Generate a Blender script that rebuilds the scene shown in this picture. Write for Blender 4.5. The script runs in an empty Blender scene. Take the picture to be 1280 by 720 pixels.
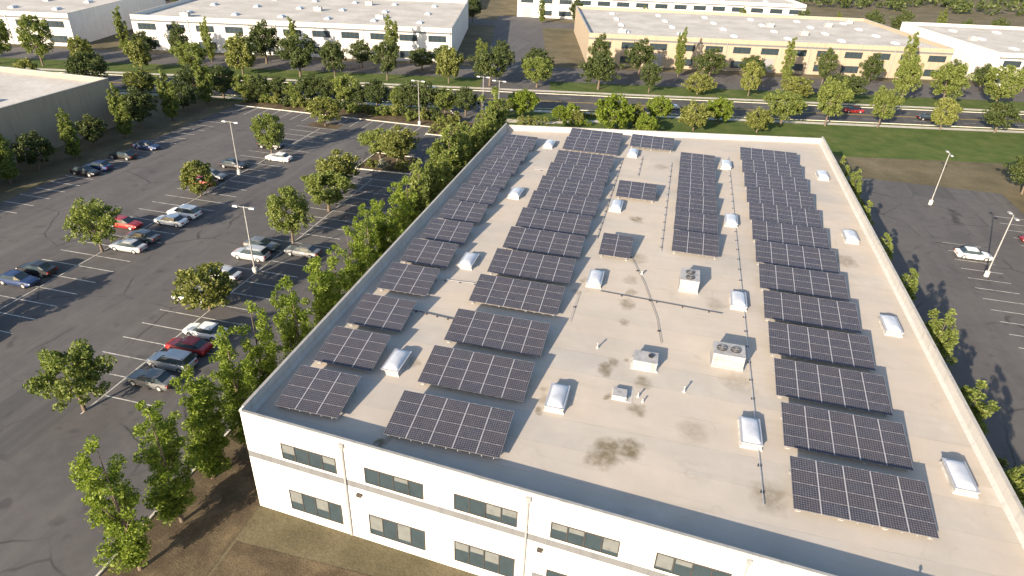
import bpy, math, random
from mathutils import Vector, Matrix
import numpy as np

random.seed(11)
scene = bpy.context.scene
COL = scene.collection
R = math.radians
G = -8.5                       # ground level (the roof deck is z = 0)

# ------------------------------------------------------------------ helpers
class MB:
    """collects faces with a material slot each; build() links them as one mesh object"""
    def __init__(s):
        s.v, s.f, s.m, s.uv, s.smooth = [], [], [], [], []

    def face(s, pts, m=0, uv=None, sm=False):
        n = len(s.v)
        s.v += [tuple(p) for p in pts]
        s.f.append(tuple(range(n, n + len(pts))))
        s.m.append(m); s.uv.append(uv); s.smooth.append(sm)

    def poly(s, verts, faces, m=0, sm=False):
        n = len(s.v)
        s.v += [tuple(p) for p in verts]
        for f in faces:
            s.f.append(tuple(n + i for i in f)); s.m.append(m); s.uv.append(None); s.smooth.append(sm)

    def box(s, x0, y0, z0, x1, y1, z1, m=0, M=None):
        P = [Vector((x, y, z)) for z in (z0, z1) for y in (y0, y1) for x in (x0, x1)]
        if M: P = [M @ p for p in P]
        s.poly(P, [(0, 2, 3, 1), (4, 5, 7, 6), (0, 1, 5, 4), (2, 6, 7, 3), (0, 4, 6, 2), (1, 3, 7, 5)], m)

    def frustum(s, b, t, z0, z1, m=0):
        """b, t = (x0,y0,x1,y1) bottom and top rectangles"""
        P = [(b[0], b[1], z0), (b[2], b[1], z0), (b[2], b[3], z0), (b[0], b[3], z0),
             (t[0], t[1], z1), (t[2], t[1], z1), (t[2], t[3], z1), (t[0], t[3], z1)]
        s.poly(P, [(3, 2, 1, 0), (4, 5, 6, 7), (0, 1, 5, 4), (1, 2, 6, 5), (2, 3, 7, 6), (3, 0, 4, 7)], m)

    def tube(s, pts, rad, n=8, m=0, cap=True):
        pts = [Vector(p) for p in pts]
        if not isinstance(rad, (list, tuple)): rad = [rad] * len(pts)
        rings = []
        for i, p in enumerate(pts):
            d = (pts[min(i + 1, len(pts) - 1)] - pts[max(i - 1, 0)]).normalized()
            a = d.orthogonal().normalized() if abs(d.z) > .9 else d.cross(Vector((0, 0, 1))).normalized()
            if abs(d.z) > .9: a = Vector((1, 0, 0)) - d * d.x; a.normalize()
            b = d.cross(a)
            rings.append([p + (a * math.cos(2 * math.pi * k / n) + b * math.sin(2 * math.pi * k / n)) * rad[i] for k in range(n)])
        V = [q for r in rings for q in r]
        F = []
        for i in range(len(pts) - 1):
            for k in range(n):
                F.append((i * n + k, i * n + (k + 1) % n, (i + 1) * n + (k + 1) % n, (i + 1) * n + k))
        s.poly(V, F, m, True)
        if cap:
            s.face(rings[-1], m); s.face(rings[0][::-1], m)

    def prism(s, outline, z0, z1, m=0, mtop=None):
        """vertical walls and top over a plan outline (counter-clockwise)"""
        n = len(outline)
        for i in range(n):
            a, b = outline[i], outline[(i + 1) % n]
            s.face([(a[0], a[1], z0), (b[0], b[1], z0), (b[0], b[1], z1), (a[0], a[1], z1)], m)
        s.face([(p[0], p[1], z1) for p in outline], m if mtop is None else mtop)

    def mesh(s, name, mats):
        me = bpy.data.meshes.new(name)
        me.from_pydata(s.v, [], s.f)
        for m in (mats if isinstance(mats, (list, tuple)) else [mats]): me.materials.append(m)
        me.polygons.foreach_set('material_index', s.m)
        me.polygons.foreach_set('use_smooth', s.smooth)
        if any(u is not None for u in s.uv):
            uvl = me.uv_layers.new(name='UVMap')
            for p, u in zip(me.polygons, s.uv):
                for k, li in enumerate(p.loop_indices):
                    uvl.data[li].uv = u[k] if u else (-9, -9)
        me.update()
        return me

    def build(s, name, mats, parent=None, loc=None):
        return link(name, s.mesh(name, mats), parent, loc)


def link(name, me, parent=None, loc=None, rot=None):
    o = bpy.data.objects.new(name, me)
    COL.objects.link(o)
    if parent: o.parent = parent
    if loc: o.location = loc
    if rot: o.rotation_euler = rot
    return o

def tag(o, label, cat, group=None):
    o['label'] = label; o['category'] = cat
    if group: o['group'] = group
    return o

def thing(name, label, cat, loc=(0, 0, 0), rz=0, group=None):
    o = bpy.data.objects.new(name, None); COL.objects.link(o)
    o.empty_display_size = .3
    o.location = loc; o.rotation_euler = (0, 0, rz)
    return tag(o, label, cat, group)

def structure(name, mb, mats, kind='structure'):
    o = mb.build(name, mats); o['kind'] = kind
    return o

KIDS = {}
def copy_tree(o, parent=None):
    c = o.copy(); COL.objects.link(c)
    if parent: c.parent = parent
    for ch in KIDS.get(o.name) or o.children:
        copy_tree(ch, c)
    return c

def dup(root, loc, rz, label, group=None, scale=None):
    c = copy_tree(root)
    c.location = loc; c.rotation_euler = (0, 0, rz)
    if scale: c.scale = scale
    c['label'] = label
    if group: c['group'] = group
    return c

ORD = ['first', 'second', 'third', 'fourth', 'fifth', 'sixth', 'seventh', 'eighth', 'ninth', 'tenth', 'eleventh', 'twelfth',
       'thirteenth', 'fourteenth', 'fifteenth', 'sixteenth', 'seventeenth', 'eighteenth', 'nineteenth', 'twentieth',
       'twenty-first', 'twenty-second', 'twenty-third', 'twenty-fourth', 'twenty-fifth', 'twenty-sixth', 'twenty-seventh',
       'twenty-eighth', 'twenty-ninth', 'thirtieth']

# ------------------------------------------------------------------ materials
class NT:
    def __init__(s, name):
        s.mat = bpy.data.materials.new(name); s.mat.use_nodes = True
        s.t = s.mat.node_tree
        s.b = s.t.nodes['Principled BSDF']
    def n(s, typ, **kw):
        nd = s.t.nodes.new(typ)
        for k, v in kw.items():
            if k.startswith('i_'):
                key = k[2:]; key = int(key) if key.isdigit() else key.replace('_', ' ')
                if hasattr(v, 'is_linked') or isinstance(v, bpy.types.NodeSocket): s.t.links.new(v, nd.inputs[key])
                else: nd.inputs[key].default_value = v
            else: setattr(nd, k, v)
        return nd
    def l(s, a, b): s.t.links.new(a, b)
    def math(s, op, a, b=None, c=None):
        nd = s.t.nodes.new('ShaderNodeMath'); nd.operation = op
        for i, v in enumerate((a, b, c)):
            if v is None: continue
            if isinstance(v, bpy.types.NodeSocket): s.l(v, nd.inputs[i])
            else: nd.inputs[i].default_value = v
        return nd.outputs[0]
    def noise(s, vec, scale, detail=4, rough=.55):
        return s.n('ShaderNodeTexNoise', i_Vector=vec, i_Scale=scale, i_Detail=detail, i_Roughness=rough).outputs['Fac']
    def ramp(s, fac, stops):
        r = s.n('ShaderNodeValToRGB', i_Fac=fac)
        el = r.color_ramp.elements
        while len(el) < len(stops): el.new(.5)
        for e, (p, c) in zip(el, stops):
            e.position = p; e.color = (*c, 1) if len(c) == 3 else c
        return r.outputs['Color']
    def mapr(s, v, a, b, c, d):
        return s.n('ShaderNodeMapRange', i_0=v, i_1=a, i_2=b, i_3=c, i_4=d).outputs[0]
    def mix(s, fac, a, b, mode='MIX'):
        m = s.t.nodes.new('ShaderNodeMix'); m.data_type = 'RGBA'; m.blend_type = mode
        for sock, v in ((m.inputs['Factor'], fac), (m.inputs['A'], a), (m.inputs['B'], b)):
            if isinstance(v, bpy.types.NodeSocket): s.l(v, sock)
            elif isinstance(v, (tuple, list)): sock.default_value = (*v, 1) if len(v) == 3 else v
            else: sock.default_value = v
        return m.outputs['Result']
    def pos(s): return s.n('ShaderNodeNewGeometry').outputs['Position']
    def objc(s): return s.n('ShaderNodeTexCoord').outputs['Object']
    def set(s, col=None, rough=None, metal=None, spec=None, height=None, bump=.3, dist=.02):
        for key, v in (('Base Color', col), ('Roughness', rough), ('Metallic', metal), ('Specular IOR Level', spec)):
            if v is None: continue
            if isinstance(v, bpy.types.NodeSocket): s.l(v, s.b.inputs[key])
            elif key == 'Base Color': s.b.inputs[key].default_value = (*v, 1)
            else: s.b.inputs[key].default_value = v
        if height is not None:
            bp = s.n('ShaderNodeBump', i_Strength=bump, i_Distance=dist, i_Height=height)
            s.l(bp.outputs[0], s.b.inputs['Normal'])
        return s.mat

def worn(name, col, rough=.6, metal=0., var=.12, scale=3., spec=.4):
    """painted or metal surface with uneven dirt"""
    k = NT(name); p = k.pos()
    f = k.noise(p, scale, 5, .6)
    dark = tuple(c * (1 - 2 * var) for c in col); lite = tuple(min(1, c * (1 + var)) for c in col)
    c = k.ramp(f, [(.3, dark), (.5, col), (.75, lite)])
    r = k.mapr(f, .3, .7, rough - .08, rough + .08)
    return k.set(c, r, metal, spec)

def m_roof():
    k = NT('roof_membrane'); p = k.pos()
    big = k.noise(p, .09, 5, .6); mid = k.noise(p, .55, 5, .65); fine = k.noise(p, 9, 3, .7)
    grit = k.noise(p, 55, 2, .6)
    c = k.ramp(big, [(.30, (.35, .335, .315)), (.47, (.44, .415, .385)), (.57, (.475, .43, .38)), (.72, (.525, .495, .46))])
    c = k.mix(k.mapr(mid, .35, .7, .35, 0), c, (.33, .305, .27))
    c = k.mix(k.mapr(fine, .3, .7, .22, 0), c, (.27, .235, .19))
    c = k.mix(k.mapr(grit, .35, .65, .18, 0), c, (.22, .19, .16))
    # seams of the rolled membrane: every 2.9 m along y, wavering, broken
    sx = k.n('ShaderNodeSeparateXYZ', i_Vector=p)
    wob = k.noise(p, .35, 2)
    yy = k.math('ADD', k.math('ADD', sx.outputs['Y'], k.math('MULTIPLY', sx.outputs['X'], .012)), k.math('MULTIPLY', wob, .16))
    fr = k.math('PINGPONG', yy, 1.45)
    seam = k.mapr(fr, 0, .045, 1, 0)
    brk = k.mapr(k.noise(p, .4, 3), .42, .6, .05, .55)
    c = k.mix(k.math('MULTIPLY', seam, brk), c, (.17, .15, .13))
    # each roll has aged a little differently
    row = k.math('FLOOR', k.math('DIVIDE', yy, 2.9))
    wn = k.n('ShaderNodeTexWhiteNoise', noise_dimensions='1D', i_W=row).outputs['Value']
    c = k.mix(k.mapr(wn, 0, 1, 0, .28), c, (.54, .44, .34))
    # streaky ponding edges
    st = k.n('ShaderNodeMapping', i_Vector=p, i_Scale=(.05, .35, 1)).outputs[0]
    c = k.mix(k.mapr(k.noise(st, 1.6, 4, .6), .52, .66, 0, .32), c, (.34, .315, .265))
    # repair patches of newer membrane and old ponding rings
    vb = k.n('ShaderNodeTexVoronoi', distance='CHEBYCHEV', i_Vector=k.n('ShaderNodeMapping', i_Vector=p, i_Scale=(.085, .12, 0)).outputs[0], i_Scale=1., i_Randomness=.9)
    patch = k.math('MULTIPLY', k.math('LESS_THAN', vb.outputs['Distance'], .10), k.mapr(k.noise(p, .2, 1), .45, .55, 0, .5))
    c = k.mix(patch, c, (.53, .50, .46))
    pr = k.noise(p, .16, 3, .5)
    ring = k.math('MULTIPLY', k.mapr(k.math('ABSOLUTE', k.math('SUBTRACT', pr, .58)), 0, .012, 1, 0), k.mapr(k.noise(p, .5, 2), .45, .65, 0, .28))
    c = k.mix(ring, c, (.26, .235, .19))
    # dirt blotches where water stands
    dv = k.n('ShaderNodeVectorMath', operation='SUBTRACT', i_0=k.n('ShaderNodeTexNoise', i_Vector=p, i_Scale=.9, i_Detail=3).outputs['Color'], i_1=(.5, .5, .5)).outputs[0]
    dv = k.n('ShaderNodeVectorMath', operation='SCALE', i_0=dv, i_Scale=1.5).outputs[0]
    q = k.n('ShaderNodeVectorMath', operation='ADD', i_0=p, i_1=dv).outputs[0]
    q = k.n('ShaderNodeVectorMath', operation='MULTIPLY', i_0=q, i_1=(1, .8, 0)).outputs[0]
    acc = None
    for x, y, r, a in STAINS:
        d = k.n('ShaderNodeVectorMath', operation='DISTANCE', i_0=q, i_1=(x, y * .8, 0)).outputs['Value']
        s_ = k.mapr(d, r * .45, r, a, 0)
        acc = s_ if acc is None else k.math('MAXIMUM', acc, s_)
    acc = k.math('MULTIPLY', acc, k.mapr(k.noise(p, 1.5, 5, .6), .36, .56, .5, 1.1))
    c = k.mix(k.math('MINIMUM', acc, .92), c, (.13, .105, .058))
    h = k.math('ADD', k.math('MULTIPLY', fine, .5), k.math('MULTIPLY', grit, .3))
    return k.set(c, k.mapr(big, .3, .7, .72, .9), 0, .3, h, .25, .02)

STAINS = [(15.3, 3.0, 1.5, .8), (16.8, 3.9, 1.1, .85), (14.6, 2.4, .9, .6), (14.0, 12.7, .75, .75), (14.5, 13.6, .55, .65), (14.2, 12.0, .45, .6),
          (15.6, 14.1, .35, .6), (14.67, 20.1, .6, .55), (14.75, 23.3, .9, .6), (14.8, 25.6, .7, .5), (13.9, 43.6, 1.0, .7),
          (14.9, 33.2, 1.2, .35), (14.7, 28.4, .9, .35), (9.75, 7.4, .6, .45), (9.9, 5.9, .4, .6), (14.55, 9.2, .4, .7),
          (16.9, 8.2, .8, .6), (17.1, 11.6, .9, .65), (9.8, 8.6, .5, .35), (10.0, 26.6, .5, .45), (9.7, 24.2, .5, .4), (-1.2, 8.8, .6, .4),
          (.1, -.55, .6, .85), (1.9, 14.9, .5, .3), (24.5, 14, 1.6, .3), (23, 26, 1.2, .35), (35, 22, 1.6, .3), (21, 7, 1.3, .3),
          (37, 40, 1.5, .5), (-6, 3.5, 1.1, .35), (26, 2, 1.4, .5), (15.5, 52, 1.3, .45), (15.8, 64, 1.2, .4)]

def m_solar():
    k = NT('solar_glass')
    uv = k.n('ShaderNodeUVMap').outputs[0]
    sp = k.n('ShaderNodeSeparateXYZ', i_Vector=uv)
    fx = k.math('FRACT', sp.outputs['X']); fy = k.math('FRACT', sp.outputs['Y'])
    ax = k.math('ABSOLUTE', k.math('SUBTRACT', fx, .5)); ay = k.math('ABSOLUTE', k.math('SUBTRACT', fy, .5))
    gap = k.math('GREATER_THAN', k.math('MAXIMUM', ax, ay), .478)
    dia = k.math('GREATER_THAN', k.math('ADD', ax, ay), .865)
    white = k.math('MAXIMUM', gap, dia)
    bus = k.math('LESS_THAN', k.math('ABSOLUTE', k.math('SUBTRACT', k.math('PINGPONG', k.math('ADD', fx, .0), .5), .25)), .012)
    # each cell differs slightly
    cx = k.math('FLOOR', sp.outputs['X']); cy = k.math('FLOOR', sp.outputs['Y'])
    rnd = k.n('ShaderNodeObjectInfo').outputs['Random']
    cv = k.n('ShaderNodeCombineXYZ', i_0=cx, i_1=cy, i_2=k.math('MULTIPLY', rnd, 97.)).outputs[0]
    wn = k.n('ShaderNodeTexWhiteNoise', i_Vector=cv).outputs['Value']
    cell = k.mix(wn, (.012, .015, .026), (.023, .026, .042))
    cell = k.mix(k.math('MULTIPLY', rnd, .6), cell, (.024, .021, .028))
    cell = k.mix(k.math('MULTIPLY', bus, .5), cell, (.22, .22, .24))
    c = k.mix(white, cell, (.21, .215, .26))
    p = k.pos()
    dust = k.mapr(k.noise(p, 1.3, 5, .65), .35, .75, .015, .05)
    c = k.mix(dust, c, (.42, .36, .29))
    return k.set(c, k.mapr(k.noise(p, 2, 3), .3, .7, .12, .24), 0, .5)

def m_leaf(name, cols, trans=.3):
    k = NT(name)
    g = k.n('ShaderNodeNewGeometry')
    rnd = k.n('ShaderNodeObjectInfo').outputs['Random']
    cl = k.noise(k.objc(), .8, 2)
    f = k.math('ADD', k.math('MULTIPLY', g.outputs['Random Per Island'], .55), k.math('ADD', k.math('MULTIPLY', cl, .35), k.math('MULTIPLY', rnd, .15)))
    c = k.ramp(f, [(.15, cols[0]), (.5, cols[1]), (.85, cols[2])])
    k.set(c, .55, 0, .3)
    tr = k.n('ShaderNodeBsdfTranslucent', i_Color=k.mix(1, c, (.9, 1, .45), 'MULTIPLY'))
    mx = k.n('ShaderNodeMixShader', i_0=trans, i_1=k.b.outputs[0], i_2=tr.outputs[0])
    k.l(mx.outputs[0], k.t.nodes['Material Output'].inputs[0])
    return k.mat

def m_asphalt(name, base=.05, warm=1.06):
    k = NT(name); p = k.pos()
    big = k.noise(p, .07, 5, .6); mid = k.noise(p, .8, 4, .65); fine = k.noise(p, 14, 2, .7)
    b = base
    c = k.ramp(big, [(.3, (b * .8 * warm, b * .8, b * .82)), (.55, (b * warm, b, b * 1.0)), (.75, (b * 1.3 * warm, b * 1.28, b * 1.25))])
    c = k.mix(k.mapr(mid, .4, .7, .0, .35), c, (b * 1.5, b * 1.45, b * 1.4))
    c = k.mix(k.mapr(fine, .3, .7, .3, 0), c, (b * .5, b * .5, b * .5))
    # repaired patches and oil spots
    vb = k.n('ShaderNodeTexVoronoi', distance='CHEBYCHEV', i_Vector=k.n('ShaderNodeMapping', i_Vector=p, i_Scale=(.05, .035, 0)).outputs[0], i_Scale=1.)
    c = k.mix(k.math('MULTIPLY', k.math('LESS_THAN', vb.outputs['Distance'], .17), .55), c, (b * .62, b * .62, b * .64))
    c = k.mix(k.mapr(k.noise(p, .55, 2, .4), .66, .74, 0, .5), c, (b * .4, b * .4, b * .4))
    sw = k.n('ShaderNodeMapping', i_Vector=p, i_Scale=(.5, .03, 1)).outputs[0]
    c = k.mix(k.mapr(k.noise(sw, 1., 4, .6), .48, .68, 0, .3), c, (b * 1.7, b * 1.65, b * 1.6))
    # crack sealing lines
    vo = k.n('ShaderNodeTexVoronoi', feature='DISTANCE_TO_EDGE', i_Vector=k.n('ShaderNodeVectorMath', operation='ADD', i_0=p, i_1=k.n('ShaderNodeTexNoise', i_Vector=p, i_Scale=.3).outputs['Color']).outputs[0], i_Scale=.09).outputs['Distance']
    cr = k.math('MULTIPLY', k.mapr(vo, .002, .012, 1, 0), k.mapr(k.noise(p, .12, 2), .45, .6, 0, .7))
    c = k.mix(cr, c, (.018, .018, .018))
    return k.set(c, .85, 0, .3, fine, .3, .01)

def m_ground(name, stops, sc=.25, fsc=6.):
    k = NT(name); p = k.pos()
    a = k.noise(p, sc, 6, .65); f = k.noise(p, fsc, 3, .7)
    c = k.ramp(a, stops)
    c = k.mix(k.mapr(f, .3, .7, .45, 0), c, tuple(x * .45 for x in stops[0][1]))
    return k.set(c, .95, 0, .15, f, .6, .08)

def m_wall(name, col, var=.06):
    k = NT(name); p = k.pos()
    f = k.noise(p, .5, 5, .6)
    st = k.n('ShaderNodeMapping', i_Vector=p, i_Scale=(1.6, 1.6, .12)).outputs[0]
    s_ = k.noise(st, 1.2, 4, .65)
    c = k.mix(k.mapr(f, .3, .7, 0, 1), tuple(x * (1 - var) for x in col), col)
    c = k.mix(k.mapr(s_, .5, .72, 0, .42), c, tuple(x * .5 for x in col))
    g = k.noise(p, 30, 2)
    return k.set(c, .8, 0, .3, g, .12, .01)

M = {}
M['roof'] = m_roof()
M['solar'] = m_solar()
M['module_frame'] = worn('module_frame', (.20, .20, .22), .5, .3, .08, 4)
M['alu'] = worn('brushed_aluminium', (.52, .52, .54), .42, .55, .08, 4)
M['alu_strip'] = worn('cover_strip_aluminium', (.42, .42, .45), .45, .4, .08, 4)
M['alu_dull'] = worn('galvanised_steel', (.36, .36, .37), .55, .5, .12, 5)
M['dark'] = worn('dark_backsheet', (.03, .03, .035), .6, 0, .1, 4)
M['white_metal'] = worn('white_painted_metal', (.27, .27, .27), .45, 0, .16, 2.5)
M['flash'] = worn('white_roof_flashing', (.40, .39, .37), .7, 0, .2, 1.6)
M['wall'] = m_wall('white_painted_concrete', (.62, .605, .58), .1)
M['wallin'] = m_wall('parapet_membrane', (.45, .435, .415), .12)
M['coping'] = worn('coping_metal', (.36, .345, .32), .5, .1, .12, 1.5)
M['tan_wall'] = m_wall('tan_painted_concrete', (.34, .28, .21))
M['band'] = m_wall('grey_painted_band', (.13, .135, .145))
M['glass'] = worn('tinted_window_glass', (.03, .045, .055), .1, 0, .1, 1, .6)
M['frame'] = worn('bronze_window_frame', (.07, .06, .055), .45, .3, .1, 3)
M['asphalt'] = m_asphalt('asphalt', .088)
M['asphalt_road'] = m_asphalt('street_asphalt', .072, 1.02)
M['paint'] = worn('road_paint', (.45, .44, .41), .8, 0, .3, 1.3)
M['yellow'] = worn('yellow_road_paint', (.62, .42, .06), .75, 0, .2, 3)
M['kerb'] = worn('concrete_kerb', (.52, .49, .43), .85, 0, .14, 1.5)
M['path'] = worn('concrete_paving', (.44, .41, .36), .9, 0, .14, .8)
M['lawn'] = m_ground('mown_lawn', [(.3, (.05, .082, .018)), (.5, (.08, .115, .028)), (.72, (.14, .145, .05))], .25, 7)
M['earth'] = m_ground('dry_ground', [(.3, (.085, .078, .045)), (.5, (.14, .12, .075)), (.72, (.20, .165, .11))], .12, 5)
M['mulch'] = m_ground('bark_mulch', [(.3, (.06, .045, .03)), (.5, (.11, .085, .055)), (.72, (.19, .15, .09))], .5, 9)
M['bark'] = worn('tree_bark', (.13, .10, .075), .9, 0, .3, 6)
M['leaf_poplar'] = m_leaf('leaf_grey_green', [(.075, .105, .022), (.155, .195, .045), (.25, .28, .085)], .42)
M['leaf_bright'] = m_leaf('leaf_bright_green', [(.07, .11, .012), (.15, .205, .024), (.24, .295, .05)], .42)
M['leaf_dark'] = m_leaf('leaf_dark_green', [(.022, .036, .01), (.052, .074, .02), (.10, .12, .038)], .2)
M['leaf_olive'] = m_leaf('leaf_olive_green', [(.075, .09, .022), (.15, .17, .04), (.24, .245, .075)], .3)
M['leaf_pale'] = m_leaf('leaf_silver', [(.11, .12, .09), (.2, .21, .16), (.30, .30, .24)], .2)
M['rubber'] = worn('tyre_rubber', (.02, .02, .02), .8, 0, .1, 5)
M['concrete'] = worn('cast_concrete', (.5, .48, .43), .85, 0, .14, 2)
M['hvac'] = worn('hvac_sheet_metal', (.33, .325, .325), .5, .1, .18, 2)
M['blind'] = worn('window_blind', (.13, .14, .14), .35, 0, .1, 2, .6)
def m_dome():
    k = NT('skylight_acrylic'); p = k.pos()
    f = k.noise(p, 1.2, 4, .6)
    c = k.ramp(f, [(.3, (.36, .39, .44)), (.6, (.46, .48, .53))])
    k.set(c, .22, 0, .5)
    k.b.inputs['Coat Weight'].default_value = .4
    k.b.inputs['Coat Roughness'].default_value = .12
    return k.mat
M['dome'] = m_dome()

# ------------------------------------------------------------------ camera, light
cd = bpy.data.cameras.new('camera'); cam = bpy.data.objects.new('camera', cd); COL.objects.link(cam)
RM = Matrix(((0.9692062187797311, -0.1545994911023889, 0.1916723841078267),
             (0.2432242537742875, 0.4793505736935172, -0.8432466957395308),
             (0.03848724275181153, 0.8638993140699779, 0.5021919028566518)))
cam.matrix_world = Matrix.Translation((15.91049536, -31.62362212, 32.49806528)) @ RM.to_4x4()
cd.sensor_width = 36; cd.lens = 36 * 826.06452 / 1280
cd.clip_start = .1; cd.clip_end = 6000
scene.camera = cam

SUN_EL = 18.9
to_sun = Vector((-1.20, -3.22, 0)).normalized() * math.cos(R(SUN_EL)) + Vector((0, 0, math.sin(R(SUN_EL))))
sd = bpy.data.lights.new('sun', 'SUN'); sd.energy = 5.0; sd.angle = R(.5); sd.color = (1, .835, .635)
so = bpy.data.objects.new('sun', sd); COL.objects.link(so)
so.rotation_euler = to_sun.to_track_quat('Z', 'Y').to_euler()
w = bpy.data.worlds.new('World'); scene.world = w; w.use_nodes = True
sk = w.node_tree.nodes.new('ShaderNodeTexSky'); sk.sky_type = 'NISHITA'; sk.sun_disc = False
sk.sun_elevation = R(SUN_EL); sk.sun_rotation = math.atan2(to_sun.x, to_sun.y) % (2 * math.pi)
sk.altitude = 60; sk.dust_density = 1.4; sk.air_density = 1.0
bg = w.node_tree.nodes['Background']; bg.inputs[1].default_value = .10
w.node_tree.links.new(sk.outputs[0], bg.inputs[0])
vs = scene.view_settings; vs.view_transform = 'Standard'; vs.look = 'None'; vs.gamma = 1; vs.exposure = 1.37
vs.use_curve_mapping = False

# ------------------------------------------------------------------ the warehouse under the camera
XL, XR = -10.2, 41.0            # outer faces
def yback(x): return 73.35 + (x + 10) * .232        # inner foot of the back parapet
def yfront(x): return -2.0 - .075 * x + 0.13        # inner face of the front parapet
TB = .16
PH = 1.15                      # parapet height (left, front, right)
PF = 1.02                      # front
PB = .85                       # back
main = thing('warehouse_building', 'large white flat-roofed warehouse carrying the rows of solar arrays', 'building', (0, 0, 0))
mb = MB(); xi0, xi1 = XL + TB, XR - TB
# deck, gridded so the drainage falls can be real
nx, ny = 52, 80
def deckpt(i, j):
    x = xi0 + (xi1 - xi0) * i / nx
    y0, y1 = yfront(x), yback(x)
    return (x, y0 + (y1 - y0) * j / ny, 0.0)
V = [deckpt(i, j) for j in range(ny + 1) for i in range(nx + 1)]
F = [(j * (nx + 1) + i, j * (nx + 1) + i + 1, (j + 1) * (nx + 1) + i + 1, (j + 1) * (nx + 1) + i) for j in range(ny) for i in range(nx)]
mb.poly(V, F)
mb.build('roof', M['roof'], main)

def wall_run(a, b, thick_n, top, name='wall'):
    """wall between plan points a->b (outer face line), thickness towards thick_n; outer face from ground to top"""
    n = Vector((thick_n[0], thick_n[1])) * TB
    ai, bi = (a[0] + n.x, a[1] + n.y), (b[0] + n.x, b[1] + n.y)
    m_ = MB()
    P = [(a[0], a[1]), (b[0], b[1]), bi, ai]
    q = lambda p, z: (p[0], p[1], z)
    m_.face([q(a, G), q(b, G), q(b, top), q(a, top)], 0)
    m_.face([q(bi, -.02), q(ai, -.02), q(ai, top), q(bi, top)], 1)
    m_.face([q(a, top), q(b, top), q(bi, top), q(ai, top)], 0)
    m_.face([q(a, G), q(a, top), q(ai, top), q(ai, G)], 0); m_.face([q(b, G), q(bi, G), q(bi, top), q(b, top)], 0)
    return m_.build(name, [M['wall'], M['wallin']], main)

def coping_run(a, b, thick_n, top):
    d = (Vector(b) - Vector(a)); L = d.length; d.normalize()
    n = Vector(thick_n)
    m_ = MB(); o = .045
    nseg = max(1, round(L / 3.05))
    for k in range(nseg):
        p0 = Vector(a) + d * (L * k / nseg + .006); p1 = Vector(a) + d * (L * (k + 1) / nseg - .006)
        if k == 0: p0 = Vector(a) - d * o
        if k == nseg - 1: p1 = Vector(b) + d * o
        A = p0 - n * o; B = p1 - n * o; Cc = p1 + n * (TB + .02); D = p0 + n * (TB + .02)
        z0, z1 = top - .07, top + .035
        vs_ = [(*A, z0), (*B, z0), (*Cc, z0), (*D, z0), (*A, z1), (*B, z1), (*Cc, z1 - .02), (*D, z1 - .02)]
        m_.poly(vs_, [(3, 2, 1, 0), (4, 5, 6, 7), (0, 1, 5, 4), (1, 2, 6, 5), (2, 3, 7, 6), (3, 0, 4, 7)])
    m_.build('coping', M['coping'], main)

FA, FB = (XL, yfront(XL) - TB), (XR, yfront(XR) - TB)
BA, BB = (XL, yback(XL) + TB), (XR, yback(XR) + TB)
wall_run(FA, FB, (0, 1), PF); coping_run(FA, FB, (0, 1), PF)
wall_run((XL, FA[1] + .002), (XL, BA[1] - .002), (1, 0), PH + .003); coping_run((XL, FA[1] + .4), (XL, BA[1] - .4), (1, 0), PH + .003)
wall_run((XR, FB[1] + .002), (XR, BB[1] - .002), (-1, 0), PH + .003); coping_run((XR, FB[1] + .4), (XR, BB[1] - .4), (-1, 0), PH + .003)
wall_run(BA, BB, (0, -1), PB); coping_run(BA, BB, (0, -1), PB)
# cant strip of flashing at the foot of each parapet
mb = MB()
for x0, x1, x2 in ((xi0, xi0 + .22, 1), (xi1, xi1 - .22, -1)):
    mb.face([(x0, yfront(x0), .3), (x1, yfront(x1) + .1, .012), (x1, yback(x1) - .1, .012), (x0, yback(x0), .3)][:: 1 if x2 > 0 else -1])
mb.face([(xi0, yback(xi0), .12), (xi1, yback(xi1), .12), (xi1, yback(xi1) - .14, .012), (xi0, yback(xi0) - .14, .012)][::-1])
mb.face([(xi0, yfront(xi0), .12), (xi1, yfront(xi1), .12), (xi1, yfront(xi1) + .14, .012), (xi0, yfront(xi0) + .14, .012)])
mb.build('cant_strip', M['wallin'], main)
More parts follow.
